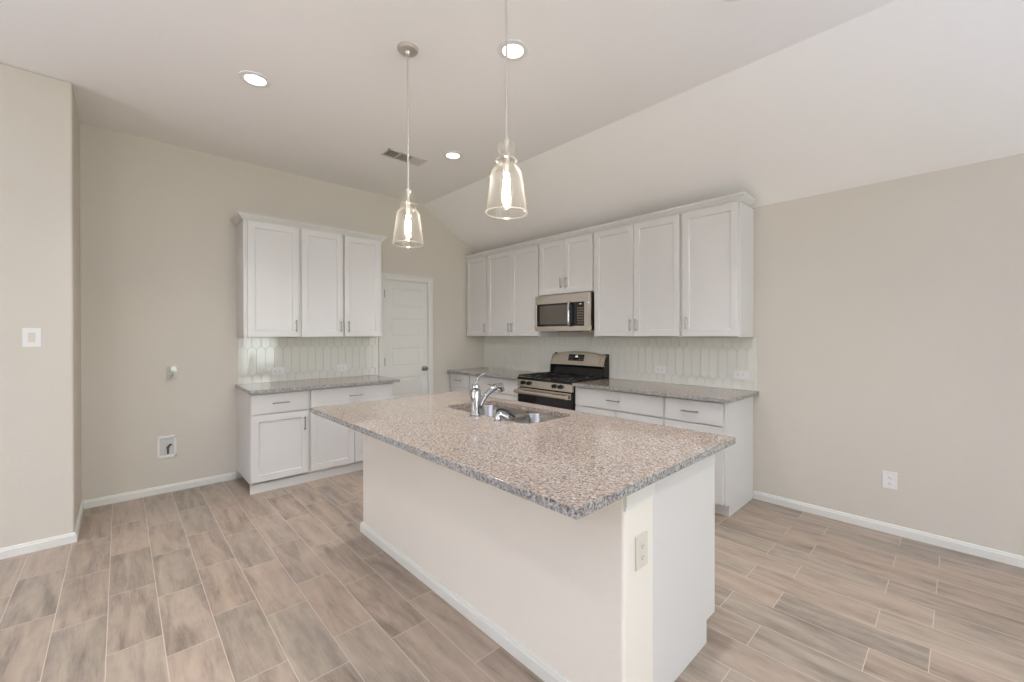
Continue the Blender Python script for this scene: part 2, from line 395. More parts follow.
# pantry door: local x runs along the wall, front towards -y, turned to face +x
dr = thing('door_1', 'white five-panel interior door with a nickel knob', 'door', (0, DY0, 0), R(90)); dr['kind'] = 'structure'
DW = DY1-DY0
bm = NB(); rows = [(1.715, 1.955), (1.345, 1.585), (.98, 1.22), (.615, .855), (.25, .49)]
slab_panels(bm, .004, DW-.006, .01, DZ-.008, .035, .038, [(.092, DW-.088, a, b) for a, b in rows], [(.004, -.001), (.010, -.004), (.022, 0.0001), (.010, .0035)])
obj('door_slab', bm, M['trim'], dr)
CW = .07
bm = NB()
for x0, x1, z0, z1 in ((-CW, 0, 0, DZ+CW), (DW, DW+CW, 0, DZ+CW), (0, DW, DZ, DZ+CW)):
    bx(bm, (x0, -.014, z0), (x1, 0, z1))
for x0, x1, z0, z1 in ((-CW, -CW+.02, 0, DZ+CW), (DW+CW-.02, DW+CW, 0, DZ+CW), (-CW, DW+CW, DZ+CW-.02, DZ+CW)):
    bx(bm, (x0, -.02, z0), (x1, -.012, z1))
obj('door_casing', bm, M['trim'], dr, .003)
bm = NB(); bx(bm, (-.001, 0, 0), (.003, .1, DZ)); bx(bm, (DW-.003, 0, 0), (DW+.001, .1, DZ)); bx(bm, (0, 0, DZ-.005), (DW, .1, DZ+.001))
obj('door_jamb', bm, M['trim'], dr)
bm = NB(); kx, kz = DW-.062, .945
lathe(bm, [(.033, .004), (.033, -.003), (.028, -.007), (.013, -.009), (.012, -.030), (.022, -.036), (.029, -.046), (.029, -.056), (.022, -.064), (.001, -.067)], 28, (kx, 0, kz), 'y')
obj('door_knob', bm, M['nickel'], dr, smooth=True)
for hz in (1.88, 1.05, .22):
    bm = NB(); bx(bm, (-.008, -.006, hz-.045), (.014, .003, hz+.045)); lathe(bm, [(.006, hz-.047), (.006, hz+.047)], 10, (.002, -.008, 0)); obj('hinge', bm, M['nickel'], dr)

# ------------------------------------------------------------------ cabinets (local frame: back y=0, front y=-D, x along the run)
def pull(parent, x, y, z, ln, vertical, label=None):
    bm = NB(); h = ln/2; rr = .0055
    if vertical:
        tube(bm, [(x, y-.028, z-h), (x, y-.028, z+h)], rr, 10)
        for s in (-1, 1): tube(bm, [(x, y, z+s*(h-.014)), (x, y-.028, z+s*(h-.014))], .005, 8)
    else:
        tube(bm, [(x-h, y-.028, z), (x+h, y-.028, z)], rr, 10)
        for s in (-1, 1): tube(bm, [(x+s*(h-.014), y, z), (x+s*(h-.014), y-.028, z)], .005, 8)
    return obj('handle', bm, M['nickel'], parent, smooth=True)
def shaker(parent, x0, x1, z0, z1, y, hx=None, hz=None, hl=.12, name='door', t=.02):
    bm = NB(); f = .058
    slab_panels(bm, x0, x1, z0, z1, t, y, [(x0+f, x1-f, z0+f, z1-f)], [(.004, -.008), (.0035, -.0015)])
    o = obj(name, bm, M['cab'], parent, .0018)
    if hx is not None: pull(o, hx, y-t, hz, hl, True)
    return o
def drawer(parent, x0, x1, z0, z1, y, hx, hz, hl=.14, t=.02):
    bm = NB(); bx(bm, (x0, y-t, z0), (x1, y, z1)); o = obj('drawer', bm, M['cab'], parent, .003)
    if hx is not None: pull(o, hx, y-t, hz, hl, False)
    return o
def carcass(parent, W, D, z0, z1, toe=None, top=True, mids=(), rails=(), notch=True):
    """open-fronted box of boards with a face frame; toe = (height, depth)"""
    bm = NB(); t = .016; b0 = z0 if toe is None else z0+toe[0]
    for x in (0, W-t):
        if toe and notch:
            prism(bm, [(0, z0), (-D+toe[1], z0), (-D+toe[1], b0), (-D, b0), (-D, z1), (0, z1)], 'x', x, x+t)
        else: bx(bm, (x, -D, b0), (x+t, 0, z1))
    bx(bm, (t, -.012, b0), (W-t, 0, z1)); bx(bm, (t, -D, b0), (W-t, -.012, b0+t))
    if top: bx(bm, (t, -D, z1-t), (W-t, -.012, z1))
    s = .03
    bx(bm, (t, -D, b0), (s, -D+.019, z1)); bx(bm, (W-s, -D, b0), (W-t, -D+.019, z1))
    bx(bm, (s, -D, z1-s), (W-s, -D+.019, z1)); bx(bm, (s, -D, b0), (W-s, -D+.019, b0+s))
    for x in mids: bx(bm, (x-s/2, -D, b0), (x+s/2, -D+.019, z1))
    for z in rails: bx(bm, (s, -D, z-s/2), (W-s, -D+.019, z+s/2))
    o = obj('cabinet_body', bm, M['cab'], parent, .001)
    if toe: 
        bm = NB(); bx(bm, (0 if not notch else t, -D+toe[1]-(0 if notch else 0), z0), (W if not notch else W-t, -D+toe[1]+.012, b0)); obj('toe_board', bm, M['cab'], parent, .001)
    return o
def crown(parent, x0, x1, D, z, left, right, depth_end=.0):
    """crown moulding round the top front of a run, mitred; profile is (outward, height)"""
    prof = [(0, 0), (.010, 0), (.012, .008), (.020, .013), (.034, .030), (.042, .038), (.048, .040), (.048, .055), (0, .055)]
    bm = NB(); rings = []
    path = []
    if left: path.append(('e', x0, depth_end, -1, 0))
    path.append(('c', x0, -D, -1 if left else 0, -1)); path.append(('c', x1, -D, 1 if right else 0, -1))
    if right: path.append(('e', x1, depth_end, 1, 0))
    for _, x, y, nx, ny in path: rings.append([bm.verts.new((x+nx*o_, y+ny*o_, z+h)) for o_, h in prof])
    n = len(prof)
    for A, B in zip(rings, rings[1:]):
        for i in range(n): bm.faces.new((A[i], A[(i+1) % n], B[(i+1) % n], B[i]))
    bm.faces.new(rings[0]); bm.faces.new(rings[-1][::-1])
    return obj('crown_moulding', bm, M['cab'], parent)
ZU, ZT, DU = 1.355, 2.428, .313     # uppers: bottom, top, box depth (doors add .02)
ZB, DB = .875, .59                  # base cabinets: top, box depth
# --- upper cabinets above the range run (wall_back). Name: empty at its left bottom back corner
def upper(x0, x1, doors, z0, label, group, loc, rz, first_filler=0):
    W = x1-x0; t = thing('wall_cabinet', label, 'cabinet', (loc[0], loc[1], 0), rz, group)
    mids = [d[1] for d in doors[:-1]] if len(doors) > 1 else []
    carcass(t, W, DU, z0, ZT, mids=mids)
    for a, b, hx, hz in doors:
        shaker(t, a, b, z0+.006, ZT-.004, -DU-.0005, hx, hz, .115)
    return t
g1 = 'wall cabinets over the range run'
U = []
def ub(x0, x1, doors, z0, label):
    return upper(x0, x1, [(a-x0, b-x0, h-x0, hz) for a, b, h, hz in doors], z0, label, g1, (x0+.0005, -.0005), 0)
hz_ = 1.468
ub(0.002, .466, [(.022, .456, .43, hz_)], ZU, 'white single-door upper cabinet in the far corner beside the pantry wall')
ub(.467, 1.414, [(.477, .936, .908, hz_), (.940, 1.405, .968, hz_)], ZU, 'white two-door upper cabinet just left of the microwave')
ub(1.415, 2.190, [(1.426, 1.800, 1.766, 1.946), (1.804, 2.180, 1.838, 1.946)], 1.825, 'short white two-door cabinet right above the microwave')
ub(2.191, 3.120, [(2.204, 2.657, 2.628, hz_), (2.661, 3.109, 2.692, hz_)], ZU, 'white two-door upper cabinet just right of the microwave')
u5 = ub(3.121, 3.596, [(3.134, 3.588, 3.172, 1.48)], ZU, 'white single-door upper cabinet at the open right end of the row')
cr = crown(None, .002, 3.596, DU, ZT+.0005, False, True, -.10)
cr.name = 'crown_moulding'; tag(cr, 'long white crown moulding capping the upper cabinets over the range', 'moulding')
# --- upper cabinets on wall_left
g2 = 'wall cabinets on the pantry wall'
def ul(y0, y1, doors, label):
    return upper(y0, y1, [(a-y0, b-y0, h-y0, hz) for a, b, h, hz in doors], ZU, label, g2, (.0005, y0), R(90))
ul(-3.050, -2.579, [(-3.022, -2.592, -2.620, hz_)], 'white single-door upper cabinet at the left end over the short counter')
ul(-2.578, -1.735, [(-2.567, -2.166, -2.192, hz_), (-2.150, -1.746, -2.112, hz_)], 'white two-door upper cabinet beside the pantry door')
crl = crown(None, 0, 3.050-1.735, DU, ZT+.0005, True, True, -.001)
crl.rotation_euler = (0, 0, R(90)); crl.location = (0, -3.050, 0)
tag(crl, 'short white crown moulding capping the upper cabinets by the pantry door', 'moulding')

# --- base cabinets
TOE = (.09, .055)
def base(loc, rz, W, label, group, dw, doors, toe=TOE, notch=True, D=DB, ztop=ZB, mids=()):
    t = thing('base_cabinet', label, 'cabinet', loc, rz, group)
    carcass(t, W, D, 0, ztop-.001, toe, top=False, mids=mids, rails=(.69,), notch=notch)
    for a, b, h in dw: drawer(t, a, b, .690, ztop-.012, -D-.0005, h, .778, .135)
    for a, b, hx in doors: shaker(t, a, b, .10, .680, -D-.0005, hx, .565, .125)
    return t
g3 = 'base cabinets of the range run'
base((.002, -.0005, 0), 0, .444, 'white base cabinet in the corner beside the pantry wall', g3, [(.02, .436, .215)], [(.02, .436, .39)])
base((.448, -.0005, 0), 0, .943, 'white base cabinet left of the gas range', g3, [(.010, .935, .475)], [(.010, .472, .43), (.478, .935, .52)], mids=(.475,))
base((2.173, -.0005, 0), 0, .934, 'white wide-drawer base cabinet right of the gas range', g3, [(.006, .924, .454)], [(.006, .462, .42), (.468, .924, .508)], mids=(.465,))
base((3.108, -.0005, 0), 0, .485, 'white narrow base cabinet ending the range run', g3, [(.012, .466, .226)], [(.012, .466, .05)])
g4 = 'base cabinets on the pantry wall'
base((.0005, -3.055, 0), R(90), .474, 'white base cabinet with a drawer over one door, at the left end', g4, [(.003, .464, .229)], [(.003, .464, .427)], toe=(.085, .012), notch=False)
base((.0005, -2.580, 0), R(90), .845, 'white base cabinet with one wide drawer over two doors, by the pantry', g4, [(.010, .835, .43)], [(.010, .418, .388), (.424, .835, .455)], toe=(.085, .012), notch=False, mids=(.421,))
# --- countertops
SX0, SX1, SY0, SY1 = 2.440, 3.232, -2.315, -1.920
def counter(name, lo, hi, label, hole=None):
    x0, y0 = lo; x1, y1 = hi; z0, z1 = ZB, .905
    bm = NB()
    def loop(pts, z): return [bm.verts.new((x, y, z)) for x, y in pts]
    outer = [(x0, y0), (x1, y0), (x1, y1), (x0, y1)]
    def edges(vs): return [bm.edges.new((vs[i], vs[(i+1) % len(vs)])) for i in range(len(vs))]
    tops = loop(outer, z1); bots = loop(outer, z0); sets = [(tops, bots)]
    et, eb = edges(tops), edges(bots)
    if hole:
        th = loop(hole, z1); bh = loop(hole, z0); et += edges(th); eb += edges(bh); sets.append((th, bh))
    bmesh.ops.triangle_fill(bm, edges=et, use_beauty=True); bmesh.ops.triangle_fill(bm, edges=eb, use_beauty=True)
    for A, B in sets:
        n = len(A)
        for i in range(n): bm.faces.new((A[i], A[(i+1) % n], B[(i+1) % n], B[i]))
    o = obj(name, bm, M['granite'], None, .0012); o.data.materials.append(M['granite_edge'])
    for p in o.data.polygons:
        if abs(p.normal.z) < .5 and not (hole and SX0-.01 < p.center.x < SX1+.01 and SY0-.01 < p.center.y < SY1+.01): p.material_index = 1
    return tag(o, label, 'countertop')
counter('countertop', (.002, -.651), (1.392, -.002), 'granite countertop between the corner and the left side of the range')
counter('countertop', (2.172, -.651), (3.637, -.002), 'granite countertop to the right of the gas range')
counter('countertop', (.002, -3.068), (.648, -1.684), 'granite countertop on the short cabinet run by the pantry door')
def rrect(x0, x1, y0, y1, r, n=6):
    out = []
    for cx_, cy_, a0 in ((x1-r, y1-r, 0), (x0+r, y1-r, 90), (x0+r, y0+r, 180), (x1-r, y0+r, 270)):
        for k in range(n+1):
            a = R(a0+90*k/n); out.append((cx_+r*math.cos(a), cy_+r*math.sin(a)))
    return out
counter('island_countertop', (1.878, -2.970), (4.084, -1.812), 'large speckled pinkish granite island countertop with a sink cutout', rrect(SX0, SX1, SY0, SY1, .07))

# --- island: half wall, end cabinet etc.
IX0, IX1, IYW, IYC = 1.909, 4.016, -2.634, -2.442
bm = NB(); rr_ = .014
rc_ = [(IX0+rr_-rr_*math.sin(R(a)), IYW+rr_-rr_*math.cos(R(a))) for a in range(90, -1, -15)]+[(IX1-rr_+rr_*math.sin(R(a)), IYW+rr_-rr_*math.cos(R(a))) for a in range(0, 91, 15)]
prism(bm, rc_+[(IX1, IYC), (IX0, IYC)], 'z', 0, .8745); hw = obj('wall_island', bm, M['half_wall'], None, 0, True)
struct(hw, 'textured painted half wall carrying the island countertop', 'wall')
baseboard('baseboard_island', [((IX0-BT, IYW), (IX1+BT, IYW), (0, -1)), ((IX0, IYC-.002), (IX0, IYW), (-1, 0)), ((IX1, IYC-.002), (IX1, IYW), (1, 0))], label='white baseboard round the island half wall')
bm = NB(); bx(bm, (IX1-.001, IYW+.002, .792), (IX1+.010, IYC-.001, .8745)); bx(bm, (IX1-.001, IYW+.002, .780), (IX1+.006, IYC-.001, .792)); tr = obj('trim_1', bm, M['trim'], None, .002)
struct(tr, 'thin white trim strip under the granite at the island end', 'trim')
g5 = 'island base cabinets facing the range'
ID = -1.878+2.442
def isl(xr, W, label, dw, doors, mids=()):
    return base((xr, IYC+.0005, 0), R(180), W, label, g5, dw, doors, toe=(.10, .09), D=ID, mids=mids)
isl(IX1, .70, 'white island base cabinet with the plain end panel facing right', [(.010, .69, .35)], [(.010, .347, .31), (.353, .69, .39)], (.35,))
isl(3.315, .93, 'white island sink cabinet under the double sink', [(.010, .92, None)], [(.010, .462, .43), (.468, .92, .50)], (.465,))
isl(2.384, .474, 'white island base cabinet at the pantry end', [(.010, .464, .237)], [(.010, .464, .05)])

# --- double bowl sink
sk = thing('kitchen_sink', 'stainless steel double-bowl undermount sink in the island', 'sink', (0, 0, 0))
def bowl(x0, x1, y0, y1, depth, name):
    bm = NB(); zt = ZB-.001; loops = []
    spec = [(0, 0, .012), (0, 0, 0), (.004, .010, 0), (.010, depth-.03, 0), (.022, depth-.008, 0), (.05, depth, 0)]
    for ins, d, out in spec:
        pts = rrect(x0+ins-out, x1-ins+out, y0+ins-out, y1-ins+out, .065-ins*.3+out, 6)
        loops.append([bm.verts.new((x, y, zt-d)) for x, y in pts])
    for ins, d, out in reversed(spec):
        pts = rrect(x0+ins-out-(.0015 if d else 0), x1-ins+out+(.0015 if d else 0), y0+ins-out-(.0015 if d else 0), y1-ins+out+(.0015 if d else 0), .065-ins*.3+out, 6)
        loops.append([bm.verts.new((x, y, zt-d-.0015)) for x, y in pts])
    n = len(loops[0])
    for k, (A, B) in enumerate(zip(loops, loops[1:])):
        if k == len(spec)-1: continue
        for i in range(n): bm.faces.new((A[i], A[(i+1) % n], B[(i+1) % n], B[i]))
    A, B = loops[0], loops[-1]
    for i in range(n): bm.faces.new((A[i], A[(i+1) % n], B[(i+1) % n], B[i]))
    bm.faces.new(loops[len(spec)-1]); bm.faces.new(loops[len(spec)])
    o = obj(name, bm, M['sink'], sk, smooth=True)
    bm = NB(); cx_, cy_ = (x0+x1)/2, (y0+y1)/2; zb = zt-depth
    lathe(bm, [(.045, zb+.0005), (.045, zb+.003), (.036, zb+.004), (.030, zb+.001), (.005, zb+.001)], 24, (cx_, cy_, 0)); obj('drain', bm, M['chrome'], o, smooth=True)
bowl(SX0-.004, 2.868, SY0-.004, SY1+.004, .20, 'bowl'); bowl(2.896, SX1+.004, SY0-.004, SY1+.004, .20, 'bowl')
boxo('divider', (2.862, SY0+.03, ZB-.022), (2.902, SY1-.03, ZB-.012), M['sink'], sk, .004)

# --- faucet
fx, fy = 2.853, -2.366
fa = thing('kitchen_faucet', 'chrome single-handle faucet with low arched spout behind the island sink', 'faucet', (fx, fy, .905))
bm = NB(); lathe(bm, [(.036, 0), (.036, .005), (.032, .008), (.0315, .10), (.031, .142), (.027, .156), (.002, .164)], 28)
obj('faucet_body', bm, M['chrome'], fa, smooth=True)
bm = NB(); sp = spline([(0, .010, .028), (0, .036, .060), (0, .072, .107), (0, .120, .141), (0, .160, .153), (0, .178, .150)], 6)
n = len(sp); tube(bm, sp, [.012+.005*i/n for i in range(n)], 14)
obj('spout', bm, M['chrome'], fa, smooth=True)
bm = NB(); tube(bm, [(0, .150, .158), (0, .190, .158), (0, .200, .126)], [.020, .024, .021], 16); obj('spray_head', bm, M['chrome'], fa, .003, True)
bm = NB(); lathe(bm, [(.024, .166), (.022, .180), (.010, .190), (.001, .191)], 20); tube(bm, spline([(0, .0, .180), (0, .012, .205), (0, .035, .228), (0, .072, .242)], 5), [.008]*8+[.0065]*8, 10)
obj('lever', bm, M['chrome'], fa, smooth=True)
# side sprayer
sy = thing('side_sprayer', 'small chrome side sprayer with black trigger beside the faucet', 'sprayer', (3.036, -2.352, .905))
bm = NB(); lathe(bm, [(.024, 0), (.024, .004), (.018, .008), (.016, .022), (.001, .023)], 20); obj('sprayer_base', bm, M['chrome'], sy, smooth=True)
bm = NB(); tube(bm, spline([(0, 0, .020), (.018, .012, .034), (.058, .034, .020)], 5), [.013, .013, .012, .012, .012, .013, .014, .015, .016, .017, .018], 14); obj('sprayer_body', bm, M['chrome'], sy, smooth=True)
bm = NB(); tube(bm, spline([(-.006, -.004, .048), (.010, .006, .062), (.046, .028, .054), (.086, .050, .022)], 5), [.007]*16, 10); obj('trigger', bm, M['rubber'], sy, smooth=True)

# ------------------------------------------------------------------ backsplash tiles (picket, 77 mm x 300 mm)
def picket(name, ua, ub_, z0, z1, phase, tip, loc, rz, label, segs=None):
    """local: x along wall, wall at y=0, faces -y; clipped to [ua,ub_] x [z0,z1]"""
    root = thing(name, label, 'backsplash', loc, rz)
    bm = NB(); bx(bm, (ua, -.006, z0), (ub_, -.0005, z1)); obj('grout', bm, M['grout'], root)
    PWd, PT, HT = .0790, .036, .300; g = .0011; pitch = HT-PT
    bm = NB()
    def clip(poly, axis, lim, keep_less):
        out = []
        for i in range(len(poly)):
            a, b = poly[i], poly[(i+1) % len(poly)]
            ia = (a[axis] <= lim) if keep_less else (a[axis] >= lim); ib = (b[axis] <= lim) if keep_less else (b[axis] >= lim)
            if ia: out.append(a)
            if ia != ib:
                t = (lim-a[axis])/(b[axis]-a[axis]); out.append((a[0]+t*(b[0]-a[0]), a[1]+t*(b[1]-a[1])))
        return out
    rnd = random.Random(5)
    for row in range(-3, 4):
        ztip = tip+row*pitch
        for k in range(-3, int((ub_-ua)/PWd)+4):
            u = phase+(k+(.5 if row % 2 else 0))*PWd+ua
            w_ = PWd/2-g
            P = [(u, ztip-g), (u+w_, ztip-PT), (u+w_, ztip-HT+PT), (u, ztip-HT+g), (u-w_, ztip-HT+PT), (u-w_, ztip-PT)]
            for ax, lim, kl in ((0, ub_, True), (0, ua, False), (1, z1, True), (1, z0, False)):
                if len(P) > 2: P = clip(P, ax, lim, kl)
            if len(P) < 3: continue
            c = (sum(p[0] for p in P)/len(P), sum(p[1] for p in P)/len(P))
            if max(abs(p[0]-c[0]) for p in P) < .006 or max(abs(p[1]-c[1]) for p in P) < .006: continue
            tx, tz = rnd.uniform(-.0004, .0004), rnd.uniform(-.0003, .0003)
            def yy(p, dpt): return -dpt+tx*(p[0]-c[0])*8+tz*(p[1]-c[1])*4
            sh = lambda p, d: (p[0]+(c[0]-p[0])*d/max(.02, abs(c[0]-p[0])+abs(c[1]-p[1])), p[1]+(c[1]-p[1])*d/max(.02, abs(c[0]-p[0])+abs(c[1]-p[1])))
            A = [bm.verts.new((p[0], -.006, p[1])) for p in P]
            B = [bm.verts.new((p[0], yy(p, .0085), p[1])) for p in P]
            Q = [sh(p, .0018) for p in P]
            Cc = [bm.verts.new((p[0], yy(p, .0100), p[1])) for p in Q]
            m_ = len(P)
            for i in range(m_):
                j = (i+1) % m_
                bm.faces.new((A[i], A[j], B[j], B[i])); bm.faces.new((B[i], B[j], Cc[j], Cc[i]))
            bm.faces.new(Cc)
    obj('tiles', bm, M['tile'], root)
    return root
picket('tile_backsplash', .002, 3.606, .9055, ZU-.0005, .03, 1.272, (0, 0, 0), 0, 'long glossy pale picket-tile backsplash behind the range run')
picket('tile_backsplash', -3.045, -1.628, .9055, ZU-.0005, (-2.928+3.045), 1.272, (0, 0, 0), R(90), 'short glossy picket-tile backsplash with a window reflection, on the pantry wall')
# thin edge strips closing the tile
bm = NB(); bx(bm, (3.606, -.012, .9055), (3.618, -.0005, ZU)); tag(obj('tile_edge_strip', bm, M['tile']), 'thin white vertical edge strip at the right end of the tile', 'strip')

# ------------------------------------------------------------------ gas range
RX0, RX1, RY = 1.396, 2.168, -.66
rg = thing('gas_range', 'stainless steel gas range with black grates and a curved backguard', 'range', (0, 0, 0))
bm = NB(); bx(bm, (RX0, -.62, .03), (RX1, -.014, .887)); obj('range_body', bm, M['black'], rg, .003)
# feet
for x in (RX0+.05, RX1-.05):
    for y in (-.56, -.08):
        bm = NB(); lathe(bm, [(.018, 0), (.018, .032)], 12, (x, y, 0)); obj('foot', bm, M['black'], rg)
bm = NB(); prism(bm, [(RY+.004, .888), (RY+.004, .912), (-.014, .916), (-.014, .888)], 'x', RX0, RX1); obj('cooktop', bm, M['black'], rg, .003)
bm = NB(); prism(bm, [(-.62, .808), (RY+.002, .808), (RY+.006, .887), (-.62, .887)], 'x', RX0, RX1)
cp = obj('control_panel', bm, M['steel'], rg, .004)
for kx_ in (1.490, 1.580, 1.945, 2.030):
    bm = NB(); lathe(bm, [(.023, 0), (.023, -.008), (.019, -.012), (.017, -.034), (.002, -.036)], 22, (kx_, RY+.008, .855), 'y'); bx(bm, (kx_-.004, RY-.036, .838), (kx_+.004, RY-.026, .872))
    obj('knob', bm, M['rubber'] if kx_ < 1 else M['black'], cp, smooth=True)
# oven door
od = boxo('oven_door', (RX0+.004, -.655, .285), (RX1-.004, -.621, .798), M['blackglass'], rg, .004)
boxo('door_rail', (RX0+.006, -.662, .735), (RX1-.006, -.6555, .797), M['steel'], od, .002)
bm = NB(); tube(bm, [(RX0+.012, -.705, .760), (RX1-.02, -.705, .760)], .021, 16)
for x in (RX0+.06, RX1-.06): tube(bm, [(x, -.66, .764), (x, -.708, .762)], .012, 12)
obj('oven_handle', bm, M['steel'], od, smooth=True)
boxo('storage_drawer', (RX0+.004, -.655, .06), (RX1-.004, -.621, .275), M['steel'], rg, .004)
# backguard
bm = NB(); pts = []
NXs = 14
def topz(u): return 1.150+.042*(1-(2*u-1)**2)**.8 if 0 < u < 1 else 1.150
A = []; 
w0, w1 = RX0+.012, RX1-.004
fr_, bk_ = [], []
lo_f, lo_b = [], []
for i in range(NXs+1):
    u = i/NXs; x = w0+(w1-w0)*u; xb = x-(.018*(1-2*u))*0
    fr_.append(bm.verts.new((x, -.065, topz(u)-.010))); bk_.append(bm.verts.new((x, -.035, topz(u))))
    lo_f.append(bm.verts.new((RX0-.002+(RX1-RX0+.004)*u, -.112, 1.030+.003*(1-(2*u-1)**2)))); lo_b.append(bm.verts.new((x, -.035, 1.028)))
for i in range(NXs):
    bm.faces.new((lo_f[i], lo_f[i+1], fr_[i+1], fr_[i])); bm.faces.new((fr_[i], fr_[i+1], bk_[i+1], bk_[i]))
    bm.faces.new((bk_[i], bk_[i+1], lo_b[i+1], lo_b[i])); bm.faces.new((lo_b[i], lo_b[i+1], lo_f[i+1], lo_f[i]))
bm.faces.new((lo_f[0], fr_[0], bk_[0], lo_b[0])); bm.faces.new((lo_f[-1], lo_b[-1], bk_[-1], fr_[-1]))
bgd = obj('backguard', bm, M['steel'], rg, .003)
bm = NB(); prism(bm, [(-.036, .917), (-.100, .917), (-.060, 1.027), (-.060, 1.03), (-.036, 1.165), (-.0145, 1.165), (-.0145, .917)], 'x', RX0+.004, RX1-.0)
obj('backguard_base', bm, M['black'], rg, .002)
bm = NB(); prism(bm, [(-.0145, .917), (-.118, .93), (-.113, 1.028), (-.066, 1.140), (-.0145, 1.150)], 'x', RX1-.010, RX1+.001); obj('side_cap', bm, M['black'], rg, .002)
bm = NB(); prism(bm, [(-.0145, .917), (-.118, .93), (-.113, 1.028), (-.066, 1.140), (-.0145, 1.150)], 'x', RX0-.001, RX0+.008); obj('side_cap', bm, M['black'], rg, .002)
# control display on the sloping face (slope from (-.112,1.03) to (-.065,1.17))
def onface(z): return -.112+(z-1.030)/(1.180-1.030)*.047
def facebox(x0, x1, z0, z1, dd, name, mm, par):
    bm = NB(); P = [(x0, onface(z0)-dd, z0), (x1, onface(z0)-dd, z0), (x1, onface(z1)-dd, z1), (x0, onface(z1)-dd, z1)]
    Q = [(a, b+.012, c) for a, b, c in P]
    A = [bm.verts.new(p) for p in P]; B = [bm.verts.new(p) for p in Q]
    bm.faces.new(A); bm.faces.new(B[::-1])
    for i in range(4): bm.faces.new((A[i], A[(i+1) % 4], B[(i+1) % 4], B[i]))
    return obj(name, bm, mm, par)
facebox(1.660, 1.880, 1.082, 1.152, .003, 'display_panel', M['blackglass'], bgd)
facebox(1.757, 1.794, 1.120, 1.140, .004, 'clock', M['display'], bgd)
for i in range(3):
    for j in range(2):
        facebox(1.676+i*.024, 1.690+i*.024, 1.092+j*.026, 1.102+j*.026, .0038, 'button', M['button'], bgd)
        facebox(1.812+i*.02, 1.824+i*.02, 1.092+j*.026, 1.102+j*.026, .0038, 'button', M['button'], bgd)
# burners and grates
for bx_, by_, br in ((1.575, -.49, .048), (2.02, -.49, .055), (1.575, -.22, .042), (2.02, -.22, .038), (1.797, -.355, .045)):
    bm = NB(); lathe(bm, [(br*1.3, .914), (br*1.25, .921), (br*.72, .926), (.002, .929)], 22, (bx_, by_, 0)); b_ = obj('burner', bm, M['burner'], rg, smooth=True)
    bm = NB(); lathe(bm, [(br*.68, .928), (br*.70, .936), (.002, .938)], 22, (bx_, by_, 0)); obj('burner_cap', bm, M['iron'], b_, smooth=True)
def grate(x0, x1, y0, y1, cxs):
    bm = NB(); r_ = .0065; z = .930
    def bar(a, b, rr=r_):
        a = Vector(a); b = Vector(b); d = (b-a).normalized(); s = Vector((-d.y, d.x, 0))*rr
        vs = []
        for p in (a, b):
            for q, h in ((-1, -1), (1, -1), (1, 1), (-1, 1)): vs.append(bm.verts.new(p+s*q+Vector((0, 0, h*rr*1.1))))
        for f in ((0, 1, 2, 3), (7, 6, 5, 4), (0, 4, 5, 1), (1, 5, 6, 2), (2, 6, 7, 3), (3, 7, 4, 0)): bm.faces.new([vs[i] for i in f])
    for a, b in (((x0, y0), (x1, y0)), ((x0, y1), (x1, y1)), ((x0, y0), (x0, y1)), ((x1, y0), (x1, y1)), ((x0, (y0+y1)/2), (x1, (y0+y1)/2))):
        bar((a[0], a[1], z), (b[0], b[1], z))
    for cy_ in cxs:
        mx_ = (x0+x1)/2
        bar((x0, cy_, z), (mx_-.025, cy_, z)); bar((mx_+.025, cy_, z), (x1, cy_, z))
        bar((mx_, cy_-.025, z), (mx_, max(cy_-.13, y0), z)); bar((mx_, cy_+.025, z), (mx_, min(cy_+.13, y1), z))
    for x in (x0, x1):
        for y in (y0, (y0+y1)/2, y1): bx(bm, (x-.007, y-.007, .914), (x+.007, y+.007, z))
    obj('grate', bm, M['iron'], rg)
grate(RX0+.022, 1.685, -.645, -.125, (-.49, -.22))
grate(1.695, 1.900, -.645, -.125, (-.355,))
grate(1.910, RX1-.022, -.645, -.125, (-.49, -.22))

# ------------------------------------------------------------------ microwave
MX0, MX1, MZ0, MZ1, MYF = 1.424, 2.186, 1.415, 1.816, -.36
mw = thing('microwave', 'stainless over-the-range microwave under the short cabinet', 'microwave', (0, 0, 0))
bm = NB(); bx(bm, (MX0+.004, MYF, MZ0+.012), (MX1-.002, -.012, MZ1-.001)); obj('microwave_body', bm, M['black'], mw, .003)
# front fascia: ring of steel with openings
bm = NB(); f = MYF-.040; zt, zb_ = 1.722, 1.470; xl, xm, xr = 1.450, 2.020, 2.124
bx(bm, (MX0, f, zt), (MX1, MYF, MZ1)); bx(bm, (MX0, f, MZ0+.004), (MX1, MYF, zb_)); bx(bm, (MX0, f, zb_), (xl, MYF, zt)); bx(bm, (xr, f, zb_), (MX1, MYF, zt)); 
bmesh.ops.remove_doubles(bm, verts=bm.verts, dist=.0001)
obj('front_fascia', bm, M['steel'], mw, .003)
dd = boxo('door', (xl, f+.004, zb_), (xm-.002, MYF-.001, zt), M['blackglass'], mw, .001)
boxo('window', (xl+.045, f+.002, zb_+.025), (1.905, f+.0045, zt-.02), M['mwglass'], dd, .001)
bm = NB(); hx_ = 1.948; tube(bm, spline([(hx_, f+.004, zt-.004), (hx_, f-.034, zt-.018), (hx_+.002, f-.040, (zt+zb_)/2), (hx_, f-.034, zb_+.018), (hx_, f+.004, zb_+.004)], 5), .013, 12)
obj('handle', bm, M['chrome'], dd, smooth=True)
kp = boxo('keypad', (xm, f+.003, zb_), (xr, MYF-.001, zt), M['black'], mw, .001)
boxo('display', (xm+.042, f+.002, zt-.028), (xm+.070, f+.0035, zt-.018), M['display'], kp, 0)
